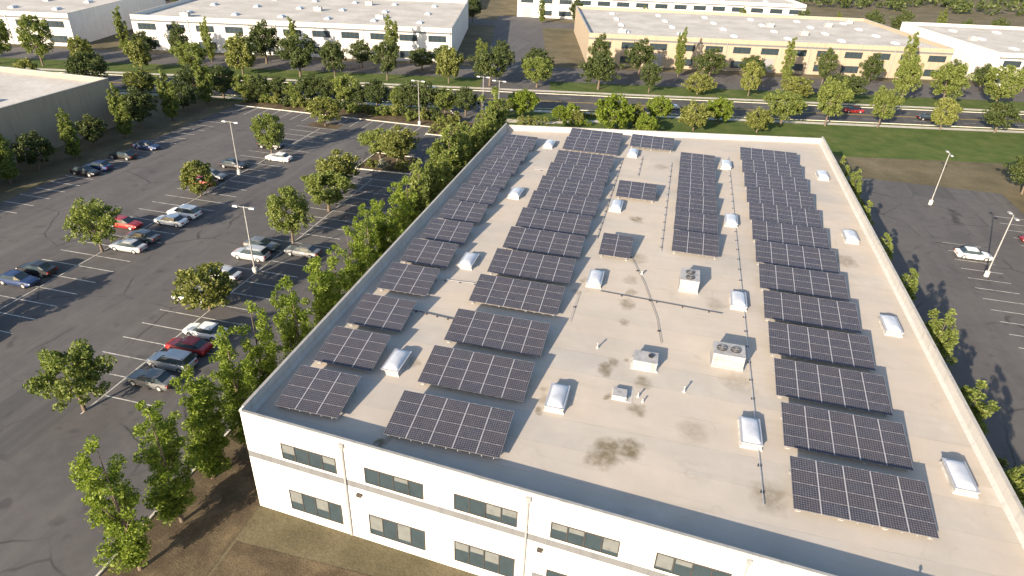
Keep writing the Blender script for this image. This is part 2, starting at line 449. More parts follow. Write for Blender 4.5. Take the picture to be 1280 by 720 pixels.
# facade at the front: reveals between the tilt-up panels, a grey band and a run of tinted windows
fx = lambda x, out: yfront(x) - TB - out
xs_ = [XL + 1.9 + 6.6 * i for i in range(8)]
for x in xs_:
    mb = MB(); mb.box(x - .02, fx(x, .004), G, x + .02, fx(x, -.02), PF - .075, 0)
    mb.build('panel_joint', M['alu_dull'], main)
mb = MB()
mb.face([(XL, fx(XL, .006), -3.3), (XR, fx(XR, .006), -3.3), (XR, fx(XR, .006), -2.7), (XL, fx(XL, .006), -2.7)])
mb.build('painted_band', M['band'], main)
for i, x in enumerate(xs_[:-1]):
    for lv, (z0, z1) in enumerate(((G + .9, G + 2.9), (-2.45, -1.0))):
        xa, xb = x + 1.1, x + 5.5
        ya = fx((xa + xb) / 2, 0)
        wm = MB()
        t = .06
        rot = Matrix.Translation(((xa + xb) / 2, ya, 0)) @ Matrix.Rotation(math.atan(-.075), 4, 'Z')
        h = (xb - xa) / 2
        for bx in ((-h, -.05, z0, h, .05, z0 + t), (-h, -.05, z1 - t, h, .05, z1), (-h, -.05, z0 + t, -h + t, .05, z1 - t), (h - t, -.05, z0 + t, h, .05, z1 - t)):
            wm.box(*bx, M=rot)
        for q in (-h / 2, 0, h / 2):
            wm.box(q - .03, -.048, z0 + t, q + .03, .05, z1 - t, M=rot)
        win = wm.build('window', M['frame'], main)
        pm = MB(); pm.box(-h + t, -.018, z0 + t, h - t, .04, z1 - t, M=rot); pm.build('pane', M['glass'], win)
        for q in range(4):
            if random.random() < .5:
                bm2 = MB(); q0 = -h + q * h / 2 + .09; dz = random.uniform(.25, .8) * (z1 - z0)
                bm2.box(q0, -.026, z1 - t - dz, q0 + h / 2 - .14, -.02, z1 - t, M=rot); bm2.build('blind', M['blind'], win)

RF = Matrix.Rotation(math.atan(-.075), 4, 'Z')
for x in (xs_[1] - .45, xs_[3] - .45, xs_[5] - .45):
    T = Matrix.Translation((x, fx(x, 0), 0)) @ RF
    mb = MB(); mb.box(-.06, -.14, G + .1, .06, -.03, PF - .75, M=T); mb.box(-.16, -.2, PF - .75, .16, -.03, PF - .35, M=T)
    mb.build('downpipe', M['alu_dull'], main)
for x in xs_[1::2]:
    T = Matrix.Translation((x + .55, fx(x + .55, 0), 0)) @ RF
    mb = MB(); mb.box(-.18, -.22, -3.95, .18, -.02, -3.7, M=T); mb.build('wall_lamp', M['frame'], main)
x = xs_[3] + .42
T = Matrix.Translation((x, fx(x, 0), 0)) @ RF
mb = MB(); mb.box(-.3, -.06, G + .02, .62, .02, G + 2.15, M=T); dr = mb.build('door', M['band'], main)
mb = MB(); mb.box(.46, -.12, G + 1.0, .56, -.062, G + 1.08, M=T); mb.build('handle', M['alu'], dr)

# ------------------------------------------------------------------ solar arrays
TILT = .1907; MW, MH = 1.632, 1.0
CP, RP = 1.682, 1.015            # column and row pitch
LOWZ = .42
def slope(x, s, z=0):             # local point: s along the slope, z normal to it
    return Vector((x, s * math.cos(TILT) - z * math.sin(TILT), LOWZ + s * math.sin(TILT) + z * math.cos(TILT)))
def build_module():
    m_ = MB(); f = .013; th = .04
    O = [(-MW / 2, -MH / 2), (MW / 2, -MH / 2), (MW / 2, MH / 2), (-MW / 2, MH / 2)]
    I = [(-MW / 2 + f, -MH / 2 + f), (MW / 2 - f, -MH / 2 + f), (MW / 2 - f, MH / 2 - f), (-MW / 2 + f, MH / 2 - f)]
    e = .02
    m_.face([(*p, -.004) for p in I], 0, [(-e, -e), (10 + e, -e), (10 + e, 6 + e), (-e, 6 + e)])
    for i in range(4):
        j = (i + 1) % 4
        m_.face([(*O[i], 0), (*O[j], 0), (*I[j], 0), (*I[i], 0)], 1)
        m_.face([(*I[i], 0), (*I[j], 0), (*I[j], -.004), (*I[i], -.004)], 1)
        m_.face([(*O[j], 0), (*O[i], 0), (*O[i], -th), (*O[j], -th)], 1)
    m_.face([(*p, -th) for p in O[::-1]], 2)
    return m_.mesh('solar_module', [M['solar'], M['module_frame'], M['dark']])
def slope_box(m_, x0, x1, s0, s1, z0, z1, m=0):
    P = [slope(x, s, z) for z in (z0, z1) for s in (s0, s1) for x in (x0, x1)]
    m_.poly(P, [(0, 2, 3, 1), (4, 5, 7, 6), (0, 1, 5, 4), (2, 6, 7, 3), (0, 4, 6, 2), (1, 3, 7, 5)], m)
ME_MOD = build_module()
m_ = MB()                          # rail running up the slope, end caps and clamps showing between the modules
slope_box(m_, -.022, .022, -.05, 4 * RP + .03, -.105, -.042, 0)
slope_box(m_, -.034, .034, -.075, -.035, -.11, .008, 1)
for r in range(1, 4): slope_box(m_, -.03, .03, r * RP - .025, r * RP + .025, -.042, .010, 1)
slope_box(m_, -.03, .03, 4 * RP - .02, 4 * RP + .03, -.042, .008, 1)
ME_RAIL = m_.mesh('mounting_rail', [M['alu'], M['white_metal']])
m_ = MB(); slope_box(m_, -.023, .023, -.012, 4 * RP - .02, -.03, .006)
ME_STRIP = m_.mesh('cover_strip', [M['alu_strip']])
def leg_mesh(s):
    m_ = MB(); top = slope(0, s, -.17)
    m_.box(-.03, top.y - .03, .03, .03, top.y + .03, top.z, 0)
    m_.box(-.14, top.y - .14, .003, .14, top.y + .14, .035, 1)
    return m_.mesh('support_leg', [M['alu_dull'], M['flash']])
ME_LEGF, ME_LEGR = leg_mesh(.35), leg_mesh(4 * RP - .4)
BEAMS = {}
def make_array(n, rows=4):
    root = thing('solar_array', '', 'solar array')
    W = n * CP
    for c in range(n):
        for r in range(rows):
            o = link('solar_module', ME_MOD, root, slope((c + .5) * CP, (r + .5) * RP), (TILT, 0, 0))
        for q in (.25, .75): link('mounting_rail', ME_RAIL, root, ((c + q) * CP, 0, 0))
        if c: link('cover_strip', ME_STRIP, root, (c * CP, 0, 0))
    for s in (.35, 4 * RP - .4):
        key = (n, s)
        m_ = MB(); slope_box(m_, .1, W - .1, s - .03, s + .03, -.17, -.107); m_.build('cross_beam', M['alu_dull'], root)
    k = max(2, n - 1)
    for i in range(k):
        x = .35 + (W - .7) * i / (k - 1)
        link('support_leg', ME_LEGF, root, (x, 0, 0)); link('support_leg', ME_LEGR, root, (x, 0, 0))
    return root

PROTO = {}
def array(n, x, y, label, group):
    if n not in PROTO:
        o = make_array(n); PROTO[n] = o; o.location = (x, y, 0)
        KIDS[o.name] = list(o.children)
        o['label'] = label; o['group'] = group
        return o
    o = dup(PROTO[n], (x, y, 0), random.uniform(-.0015, .0015), label, group)
    return o

def rowname(i, n): return 'frontmost' if i == 0 else ('rearmost' if i == n - 1 else ORD[i] + ' from the front')
cx = [0, 0.17, 0.25, 0.34, 0.43, 0.5, 0.51, 0.59, 0.55, 0.57, 0.59, 0.65, 0.61]
cy = [0, 6.09, 12.03, 18.75, 24.64, 30.4, 36.09, 41.83, 47.44, 53.05, 58.76, 65.72, 70.68]
for i, (x, y) in enumerate(zip(cx, cy)):
    array(5, x, y, f'five-column solar array {rowname(i, 13)} in the long central row of arrays', 'five-column solar arrays of the central row')
ly = [.55, 6.25, 11.95, 18.35, 24.1, 29.65, 35.4, 41.0, 46.5, 52.1, 57.5, 63.6]
for i, y in enumerate(ly):
    array(3, -8.72 + .012 * i, y, f'three-column solar array {rowname(i, len(ly))} in the row beside the left parapet', 'three-column solar arrays along the left parapet')
for (n, x, y, lab) in ((2, 10.72, 32.1, 'two-column solar array standing alone right of the central row'),
                       (3, 10.66, 49.3, 'three-column solar array in the middle of the roof behind a white skylight'),
                       (4, 10.45, 71.0, 'four-column solar array in front of the back parapet behind a white skylight')):
    array(n, x, y, lab, 'solar arrays scattered right of the central row')
ry = [1.0 + 5.78 * i for i in range(13)]
for i, y in enumerate(ry):
    array(5, 27.2, y, f'five-column solar array {rowname(i, len(ry))} in the outer row near the right parapet', 'five-column solar arrays near the right parapet')
qy = [35.5 + 5.78 * i for i in range(6)]
for i, y in enumerate(qy):
    array(3, 18.3, y, f'three-column solar array {rowname(i, len(qy))} in the short row right of the centre', 'three-column solar arrays of the short row')

# ------------------------------------------------------------------ skylights
def make_skylight():
    root = thing('skylight', '', 'skylight')
    W, L = 1.38, 2.8
    m_ = MB(); m_.frustum((-.09, -.09, W + .09, L + .09), (-.02, -.02, W + .02, L + .02), .004, .16); m_.build('flashing', M['flash'], root)
    m_ = MB(); m_.box(0, 0, .16, W, L, .40); m_.build('curb', M['white_metal'], root)
    m_ = MB(); o = .05; t = .075
    for b in ((-o, -o, .40, W + o, t, .47), (-o, L - t, .40, W + o, L + o, .47), (-o, t, .40, t, L - t, .47), (W - t, t, .40, W + o, L - t, .47)): m_.box(*b)
    m_.build('frame', M['alu'], root)
    m_ = MB(); nu, nv = 16, 24
    def dp(i, j):
        u, v = 2 * i / nu - 1, 2 * j / nv - 1
        h = .30 * (1 - abs(u) ** 2.4) ** .62 * (1 - abs(v) ** 5.0) ** .6
        return (t + (W - 2 * t) * i / nu, t + (L - 2 * t) * j / nv, .45 + h)
    V = [dp(i, j) for j in range(nv + 1) for i in range(nu + 1)]
    F = [(j * (nu + 1) + i, j * (nu + 1) + i + 1, (j + 1) * (nu + 1) + i + 1, (j + 1) * (nu + 1) + i) for j in range(nv) for i in range(nu)]
    m_.poly(V, F, 0, True); m_.build('dome', M['dome'], root)
    return root
sl = make_skylight()
KIDS[sl.name] = list(sl.children)
spots = []
for nm, P in (('aisle left of the central solar row', ((-3.06, 6.75), (-2.74, 25.2), (-2.52, 44.9), (-2.38, 66.3))),
              ('aisle right of the central solar row', ((10.24, 6.1), (10.47, 25.5), (10.42, 45.1), (10.56, 66.7)))):
    for i, (x, y) in enumerate(P):
        spots.append((x, y, f'white domed skylight {rowname(i, 4)} in the {nm}'))
spots += [(24.35, y, f'white domed skylight {rowname(i, 4)} in the aisle before the outer solar row') for i, y in enumerate((6.3, 25.5, 45.2, 66.2))]
spots += [(37.9, y, f'white domed skylight {rowname(i, 4)} beside the right parapet') for i, y in enumerate((5.8, 25.2, 45.0, 66.4))]
for i, (x, y, lab) in enumerate(spots):
    if i == 0:
        sl.location = (x, y, 0); sl['label'] = lab; sl['group'] = 'white roof skylights'
    else: dup(sl, (x, y, 0), random.uniform(-.008, .008), lab, 'white roof skylights')

# ------------------------------------------------------------------ roof equipment
def hatch():
    t = thing('exhaust_vent', 'small square white exhaust vent with flat grey lid beside the nearest skylight', 'roof vent', (14.98, 8.9, 0), .01)
    m_ = MB(); m_.frustum((-.12, -.1, 1.5, 1.65), (-.09, -.07, 1.47, 1.62), .004, .016); m_.frustum((-.1, -.08, 1.1, 1.1), (-.02, -.02, 1.02, 1.02), .017, .09); m_.build('flashing', M['flash'], t)
    m_ = MB(); m_.box(0, 0, .09, 1, 1, .24); m_.build('curb', M['white_metal'], t)
    m_ = MB(); m_.frustum((-.06, -.06, 1.06, 1.06), (-.01, -.01, 1.01, 1.01), .26, .36); m_.box(.06, .06, .24, .94, .94, .26); m_.build('lid', M['hvac'], t)
hatch()
def fan_unit():
    t = thing('rooftop_unit', 'white boxy rooftop unit with a dark vent on top behind the square exhaust vent', 'rooftop unit', (16.1, 13.35, 0), .01)
    m_ = MB(); m_.frustum((-.2, -.2, 2.1, 1.75), (-.04, -.04, 1.94, 1.54), .004, .1); m_.build('flashing', M['flash'], t)
    m_ = MB(); m_.box(0, 0, .1, 1.9, 1.5, .72); m_.box(-.04, -.04, .72, 1.94, 1.54, .80); c = m_.build('cabinet', M['hvac'], t)
    m_ = MB(); m_.tube([(1.35, .85, .80), (1.35, .85, .92), (1.35, .85, .93)], [.2, .2, .24], 16); m_.build('fan_cowl', M['dark'], t)
    m_ = MB()
    for k in range(6): m_.box(.2, -.012, .2 + .08 * k, 1.0, 0.0, .24 + .08 * k)
    m_.build('louvre', M['alu_dull'], c)
fan_unit()
def ac_unit(x, y, rz, label):
    t = thing('air_conditioner', label, 'air conditioner', (x, y, 0), rz, 'rooftop air conditioners')
    m_ = MB(); m_.box(-.05, -.05, .004, 2.55, 1.85, .25); m_.build('curb', M['alu_dull'], t)
    m_ = MB(); m_.box(0, 0, .25, 2.5, 1.8, 1.3); m_.box(-.03, -.03, 1.3, 2.53, 1.83, 1.36); c = m_.build('cabinet', M['hvac'], t)
    m_ = MB()
    for k in range(9): m_.box(.15, -.015, .4 + .09 * k, 1.15, -.001, .45 + .09 * k)
    m_.build('louvre', M['alu_dull'], c)
    m_ = MB(); m_.box(1.35, -.012, .4, 2.35, -.001, 1.2); m_.build('access_panel', M['white_metal'], c)
    for q in (.65, 1.75):
        m_ = MB(); m_.tube([(q, .9, 1.36), (q, .9, 1.46)], .42, 20); f = m_.build('fan', M['dark'], t)
        m_ = MB(); m_.box(q - .37, .885, 1.466, q + .37, .915, 1.484)
        for r in (.12, .24, .36):
            for k in range(20):
                a0, a1 = 2 * math.pi * k / 20, 2 * math.pi * (k + 1) / 20
                m_.tube([(q + r * math.cos(a0), .9 + r * math.sin(a0), 1.475), (q + r * math.cos(a1), .9 + r * math.sin(a1), 1.475)], .012, 4)
        m_.build('fan_guard', M['alu_dull'], f)
    m_ = MB(); m_.tube([(2.58, .4, .02), (2.58, .4, .7), (2.5, .4, .75)], .03, 6); m_.build('conduit', M['alu'], t)
ac_unit(22.4, 15.5, 0.0, 'grey rooftop air conditioner standing alone in the open roof on the right')
ac_unit(21.2, 27.4, R(90), 'grey rooftop air conditioner turned sideways before the short solar row')
def vent_pipe(x, y, h, r, label):
    t = thing('vent_pipe', label, 'vent pipe', (x, y, 0), 0, 'white vent pipes on the roof')
    m_ = MB(); m_.tube([(0, 0, .003), (0, 0, .05), (0, 0, .2)], [r * 2.6, r * 1.5, r * 1.2], 14, cap=False); m_.build('boot', M['flash'], t)
    m_ = MB(); m_.tube([(0, 0, .05), (0, 0, h)], r, 12); m_.tube([(0, 0, h), (0, 0, h + .015), (0, 0, h + .09)], [r * 1.5, r * 1.6, r * .8], 12); m_.build('pipe', M['white_metal'], t)
vent_pipe(12.95, 15.3, .50, .065, 'slim white vent pipe with long shadow in the open roof')
vent_pipe(16.86, 9.75, .35, .06, 'short white vent pipe right of the square exhaust vent')
vent_pipe(17.25, 9.2, .25, .05, 'shortest white vent pipe right of the square exhaust vent')
vent_pipe(15.6, 29.8, .3, .09, 'stubby white vent pipe near the lone two-column array')
vent_pipe(14.15, 37.4, .35, .07, 'white vent pipe just behind the lone two-column array')
vent_pipe(20.3, 11.4, .5, .065, 'slim white vent pipe in front of the lone air conditioner')
vent_pipe(33.6, -2.6, .5, .065, 'slim white vent pipe by the front parapet near the right corner')

def conduit(pts, label, rad=.035, blocks=2.2, mat='alu_dull'):
    t = thing('conduit', label, 'conduit', (pts[0][0], pts[0][1], 0), 0, 'electrical conduits on the roof')
    o = Vector((pts[0][0], pts[0][1], 0))
    P = [Vector((x, y, .13)) - o for x, y in pts]
    m_ = MB(); m_.tube(P, rad, 6); m_.build('pipe', M[mat], t)
    bm_ = MB(); bm_.box(-.05, -.13, .004, .05, .13, .09); me = bm_.mesh('support_block', [M['dark']])
    for a, b in zip(P[:-1], P[1:]):
        d = b - a; n = max(1, int(d.length / blocks))
        for k in range(n):
            p = a + d * ((k + .5) / n)
            link('support_block', me, t, (p.x, p.y, 0), (0, 0, math.atan2(d.y, d.x)))
conduit([(-4.3, 16.12), (-.1, 15.72), (1.2, 15.6)], 'dark conduit on blocks crossing the left aisle at the third array', .04, .9, 'dark')
conduit([(-3.9, 22.28), (.6, 22.56)], 'thin conduit crossing the left aisle at the first conduit run beyond a skylight', .025, 1.3)
conduit([(14.15, 33.2), (14.25, 33.0), (16.0, 27.7), (17.6, 21.5), (18.2, 17.5)], 'dark cable bending away from the lone two-column array', .02, 4.0, 'dark')
conduit([(11.9, 24.85), (16.2, 24.6), (23.5, 24.2)], 'dark conduit running right from a skylight across the stained roof', .03, 2.4, 'dark')
conduit([(9.98, 18.5), (10.0, 24.0)], 'short grey conduit leading to a skylight right of the central row', .02, 3.)
conduit([(9.98, 36.5), (9.99, 66.0)], 'long grey conduit along the right edge of the central row', .035, 1.8)
conduit([(12.84, 58.5), (12.82, 67.4)], 'grey conduit running back between two skylight-side arrays', .03, 1.8)
conduit([(-1.5, 56.12), (.3, 56.5)], 'pale conduit crossing the left aisle far back', .03, 1.0, 'alu')
conduit([(25.5, 1.0), (25.55, 72.0)], 'long grey conduit left of the outer right solar row', .03, 2.4, 'alu')
conduit([(17.2, 35.6), (17.2, 66)], 'grey conduit left of the short solar row', .03, 2.2, 'alu')

# ------------------------------------------------------------------ ground, roads
SK = math.atan(.232)
E_ = Vector((math.cos(SK), math.sin(SK))); N_ = Vector((-math.sin(SK), math.cos(SK))); O_ = Vector((-10.2, 73.6))
def sk2(s, d): p = O_ + E_ * s + N_ * d; return (p.x, p.y)
def quad(m_, pts, z, m=0): m_.face([(p[0], p[1], z) for p in pts], m)
def skq(m_, s0, s1, d0, d1, z, m=0): quad(m_, [sk2(s0, d0), sk2(s1, d0), sk2(s1, d1), sk2(s0, d1)], z, m)
def rect(m_, x0, y0, x1, y1, z, m=0): quad(m_, [(x0, y0), (x1, y0), (x1, y1), (x0, y1)], z, m)
def kerbline(m_, pts, w=.16, h=.14, z=G):
    for a, b in zip(pts[:-1], pts[1:]):
        a, b = Vector(a), Vector(b); d = (b - a).normalized(); n = Vector((-d.y, d.x)) * w / 2
        a2, b2 = a - d * w / 2, b + d * w / 2
        m_.prism([tuple(a2 - n), tuple(b2 - n), tuple(b2 + n), tuple(a2 + n)], z, z + h)

m_ = MB(); S = 3000
quad(m_, [(-S, -S), (S, -S), (S, S), (-S, S)], G)
structure('ground', m_, M['earth'])
# parking on the left with the drive that leads out to the street
m_ = MB(); rect(m_, -78, -60, -17.3, 96.7, G + .008); quad(m_, [(-24, 96.7), (-17.3, 96.7), sk2(-7, 46), sk2(-15, 46)], G + .008)
lot = structure('parking_lot', m_, M['asphalt'])
m_ = MB(); skq(m_, -3, 52, -2, 30, G + .012); rect(m_, 41.2, -60, 75, 96, G + .008)
structure('service_yard', m_, M['asphalt'])
m_ = MB(); rect(m_, -78, -80, 75, -14, G + .016)
structure('front_drive', m_, M['asphalt_road'])
mk = MB()
def stalls_x(x0, x1, ys, z=G + .013):
    for y in ys: rect(mk, x0, y - .06, x1, y + .06, z)
def stalls_y(y0, y1, xs, z=G + .013):
    for x in xs: rect(mk, x - .06, y0, x + .06, y1, z)
stalls_x(-31, -25.7, [65.45 - 2.82 * i for i in range(22)])
stalls_x(-36.4, -31.3, [65.45 - 2.82 * i for i in range(22)])
rect(mk, -31.21, 3.5, -31.09, 65.5, G + .013)
stalls_y(91, 96.5, [-75 + 2.72 * i for i in range(17)])
stalls_x(-58, -52.9, [88 - 2.82 * i for i in range(30)]); stalls_x(-52.6, -47.5, [88 - 2.82 * i for i in range(30)])
rect(mk, -52.81, 6, -52.69, 88, G + .013)
stalls_x(-78, -72.6, [84 - 2.82 * i for i in range(28)])
stalls_x(69.5, 75, [84 - 2.82 * i for i in range(32)])
stalls_x(58, 63.2, [70 - 2.82 * i for i in range(24)], G + .013)
o = mk.build('stall_marking', M['paint'], lot)
# the street behind
m_ = MB(); skq(m_, -420, 420, 46, 60, G + .020); structure('road', m_, M['asphalt_road'])
m_ = MB()
for s0, s1 in ((-420, 420),):
    skq(m_, s0, s1, 52.75, 52.87, G + .026, 1); skq(m_, s0, s1, 53.08, 53.2, G + .026, 1)
for k in range(-30, 30):
    skq(m_, k * 12, k * 12 + 3, 49.3, 49.42, G + .026, 0); skq(m_, k * 12, k * 12 + 3, 56.5, 56.62, G + .026, 0)
o = m_.build('road_marking', [M['paint'], M['yellow']], bpy.data.objects['road'])
m_ = MB(); skq(m_, -420, -16, 42.8, 44.6, G + .03); skq(m_, -6, 420, 42.8, 44.6, G + .03); skq(m_, -420, 420, 62, 63.8, G + .03)
structure('pavement', m_, M['path'])
m_ = MB()
skq(m_, -3, 60, 30, 46, G + .010); skq(m_, -420, -16, 41, 46, G + .010); skq(m_, -420, 420, 60, 74, G + .010); skq(m_, 60, 420, 20, 46, G + .010)
structure('lawn', m_, M['lawn'])
m_ = MB(); rect(m_, -78, 96.7, -24.3, 103, G + .018); rect(m_, -17.3, -14, -10.25, 84, G + .018); quad(m_, [(-31.5, 92), (-24.3, 92.3), (-24.3, 97), (-31.5, 97)], G + .022)
quad(m_, [(-36, 69), (-26, 69.6), (-27.5, 78), (-36, 78)], G + .022)
rect(m_, 41.2, -4, 45.5, 86, G + .018); rect(m_, -56, 88.5, -49.5, 91.5, G + .018)
rect(m_, -10, -14, 41, -4.7, G + .018)
structure('planting_bed', m_, M['mulch'])
m_ = MB()
kerbline(m_, [(-78, 96.7), (-31.5, 96.9), (-31.5, 92), (-24.2, 92.3), (-24.2, 97), sk2(-15, 46)])
kerbline(m_, [(-17.3, -14), (-17.3, 84), (-17.3, 96), sk2(-7, 45)])
kerbline(m_, [(-36, 69), (-26, 69.6), (-27.5, 78), (-36, 78), (-36, 69)])
kerbline(m_, [sk2(-3, 30.1), sk2(52, 30.1)]); kerbline(m_, [sk2(-420, 45.9), sk2(-16, 45.9)]); kerbline(m_, [sk2(-6, 45.9), sk2(420, 45.9)]); kerbline(m_, [sk2(-420, 60.1), sk2(420, 60.1)])
kerbline(m_, [(45.5, -4), (45.5, 86)]); kerbline(m_, [(-17, -14), (41, -14)])
structure('kerb', m_, M['kerb'])
m_ = MB(); quad(m_, [sk2(-1, 33.5), sk2(9, 33.8), sk2(9, 35.6), sk2(-1, 36.2)], G + .03); quad(m_, [sk2(9, 33.8), sk2(22, 37), sk2(26, 42.9), sk2(24, 42.9), sk2(20, 38.4), sk2(9, 35.6)], G + .03)
structure('path', m_, M['path'])
# ground patches far out
m_ = MB(); skq(m_, -300, -8, 74, 88, G + .012); skq(m_, 10, 300, 74, 92, G + .012); skq(m_, -8, 10, 60, 190, G + .012)
skq(m_, -300, 300, 164, 178, G + .016)
structure('far_drive', m_, M['asphalt'])

# ------------------------------------------------------------------ trees
def leaf_crown(clumps, per, size, rnd, droop=.3, aspect=1.8):
    """clumps: list of (x,y,z,r); many small leaf faces spread through each clump"""
    V, F = [], []
    for (cx_, cy_, cz_, r) in clumps:
        n = int(per * (r ** 1.6) * rnd.uniform(.75, 1.2))
        for _ in range(n):
            while True:
                p = Vector((rnd.uniform(-1, 1), rnd.uniform(-1, 1), rnd.uniform(-1, 1)))
                if p.length < 1: break
            p *= (.45 + .55 * rnd.random()) ** .4
            c = Vector((cx_, cy_, cz_)) + Vector((p.x * r, p.y * r, p.z * r * .85))
            d = Vector((rnd.gauss(0, 1), rnd.gauss(0, 1), rnd.gauss(0, .7) - droop)).normalized()
            u = d.orthogonal().normalized(); u.rotate(Matrix.Rotation(rnd.uniform(0, 6.28), 3, d))
            s_ = size * rnd.uniform(.6, 1.35)
            a, b = d * s_ * aspect * .5, u * s_ * .5
            k = len(V)
            V += [c - a, c + b - a * .1, c + a, c - b - a * .1]
            F.append((k, k + 1, k + 2, k + 3))
    return V, F

def tree_meshes(kind, seed):
    rnd = random.Random(seed)
    cl, trunk = [], MB()
    if kind == 'column':             # tall feathery row tree
        H = rnd.uniform(10.6, 11.6)
        trunk.tube([(0, 0, -.1), (.05, 0, 2), (0, .08, 6), (.05, 0, H - 1)], [.17, .12, .07, .02], 7)
        nlead = rnd.randint(3, 5)
        leads = [(0, 0, H)] + [(rnd.uniform(-1.5, 1.5), rnd.uniform(-1.5, 1.5), H * rnd.uniform(.72, .92)) for _ in range(nlead)]
        for lx, ly_, lh in leads:
            n = int(lh * 2.6)
            for k in range(n):
                t = k / n
                z = 1.3 + (lh - 1.3) * t
                w_ = (2.1 if lx == 0 else 1.45) * (min(1, t * 4 + .45)) * (1 - t) ** .55 + .12
                a = rnd.uniform(0, 6.28); q = w_ * rnd.uniform(.02, .95)
                cl.append((lx * min(1, t * 1.6) + q * math.cos(a), ly_ * min(1, t * 1.6) + q * math.sin(a), z, rnd.uniform(.5, .85) * (1 - .4 * t)))
            for k in range(3):
                z = lh * (.25 + .2 * k); a = rnd.uniform(0, 6.28)
                trunk.tube([(0, 0, z * .7), (lx * .6 + .6 * math.cos(a), ly_ * .6 + .6 * math.sin(a), z)], [.07, .02], 5)
        V, F = leaf_crown(cl, *((330, .105) if seed < 10 else (230, .155)), rnd, .1, 2.2)
    elif kind == 'broad':
        H = rnd.uniform(7.4, 8.4); rx = rnd.uniform(3.1, 3.8)
        trunk.tube([(0, 0, -.1), (.05, .05, 1.2), (0, .1, 2.4)], [.26, .2, .17], 8)
        for k in range(6):
            a = k * 1.05 + rnd.uniform(-.3, .3); q = rx * rnd.uniform(.45, .75)
            trunk.tube([(0, .1, 2.2), (q * .5 * math.cos(a), q * .5 * math.sin(a), 3.6), (q * math.cos(a), q * math.sin(a), rnd.uniform(4.6, 6.2))], [.13, .08, .03], 6)
        for _ in range(120):
            u = rnd.uniform(-1, 1); a = rnd.uniform(0, 6.28); s_ = math.sqrt(1 - u * u); q = rnd.uniform(.55, 1.0)
            lump = 1 + .18 * math.sin(3 * a + seed) + .14 * math.sin(5 * a + 2 * u * 3)
            z = 1.45 + (H - 1.45) * (.5 + .48 * u * q)
            cl.append((rx * s_ * q * lump * math.cos(a), rx * s_ * q * lump * math.sin(a), z, rnd.uniform(.5, .95)))
        V, F = leaf_crown(cl, 110, .22, rnd, .2, 1.6)
    elif kind == 'round':
        H = rnd.uniform(6.2, 7.0); rx = rnd.uniform(3.0, 3.5)
        trunk.tube([(0, 0, -.1), (.03, .02, 1.4), (0, 0, 2.6)], [.2, .15, .12], 8)
        for k in range(5):
            a = k * 1.25; trunk.tube([(0, 0, 1.6), (rx * .6 * math.cos(a), rx * .6 * math.sin(a), 4)], [.1, .03], 6)
        for _ in range(130):
            u = rnd.uniform(-.85, 1); a = rnd.uniform(0, 6.28); s_ = math.sqrt(1 - u * u); q = rnd.uniform(.6, 1.0)
            z = .9 + (H - .9) * (.46 + .5 * u * q)
            lump = 1 + .1 * math.sin(4 * a + seed)
            cl.append((rx * s_ * q * lump * math.cos(a), rx * s_ * q * lump * math.sin(a), z, rnd.uniform(.45, .8)))
        V, F = leaf_crown(cl, 105, .25, rnd, .15, 1.5)
    elif kind == 'shrub':
        H = rnd.uniform(1.5, 2.1)
        for k in range(5):
            a = k * 1.3; trunk.tube([(0, 0, -.05), (.6 * math.cos(a), .6 * math.sin(a), H * .6)], [.05, .02], 5)
        for _ in range(26):
            a = rnd.uniform(0, 6.28); q = rnd.uniform(0, 1.25)
            cl.append((q * math.cos(a), q * math.sin(a), rnd.uniform(.25, H * (1 - .3 * q / 1.25)), rnd.uniform(.3, .5)))
        V, F = leaf_crown(cl, 200, .17, rnd, 0, 1.6)
    elif kind == 'palm':
        H = 9.5
        trunk.tube([(0, 0, -.1), (.1, 0, 3), (.05, .1, 6), (0, 0, H)], [.2, .15, .14, .16], 8)
        V, F = [], []
        for k in range(38):
            a = k * 2.399; el = rnd.uniform(-.7, 1.2); L = rnd.uniform(1.5, 2.1)
            prev = Vector((0, 0, H))
            d0 = Vector((math.cos(a) * math.cos(el), math.sin(a) * math.cos(el), math.sin(el)))
            side = Vector((-math.sin(a), math.cos(a), 0))
            for q in range(7):
                t = (q + 1) / 7
                p = Vector((0, 0, H)) + d0 * L * t + Vector((0, 0, -1.1 * t * t))
                for sg in (-1, 1):
                    k0 = len(V); wv = side * sg * .38 * math.sin(3.0 * t + .1) + Vector((0, 0, -.12))
                    V += [prev, p, p + wv + d0 * .12, prev + wv + d0 * .1]; F.append((k0, k0 + 1, k0 + 2, k0 + 3))
                prev = p
    m_ = MB(); m_.poly(V, F)
    return trunk, m_

TREE = {}
def tree(name, kind, leaf, seed, x, y, label, cat, group, sc=1., z=G):
    key = (kind, leaf, seed)
    rz = random.uniform(0, 6.28); sx, sz = sc if isinstance(sc, tuple) else (sc, sc); s3 = (sx * random.uniform(.92, 1.08), sx * random.uniform(.92, 1.08), sz * random.uniform(.94, 1.06))
    if key not in TREE:
        tr, cr = tree_meshes(kind, seed)
        t = thing(name, label, cat, (x, y, z), rz, group); t.scale = s3
        tr.build('stem' if kind == 'shrub' else 'trunk', M['bark'], t); cr.build('foliage' if kind == 'shrub' else 'crown', M[leaf], t)
        TREE[key] = t; KIDS[t.name] = list(t.children)
        return t
    return dup(TREE[key], (x, y, z), rz, label, group, s3)

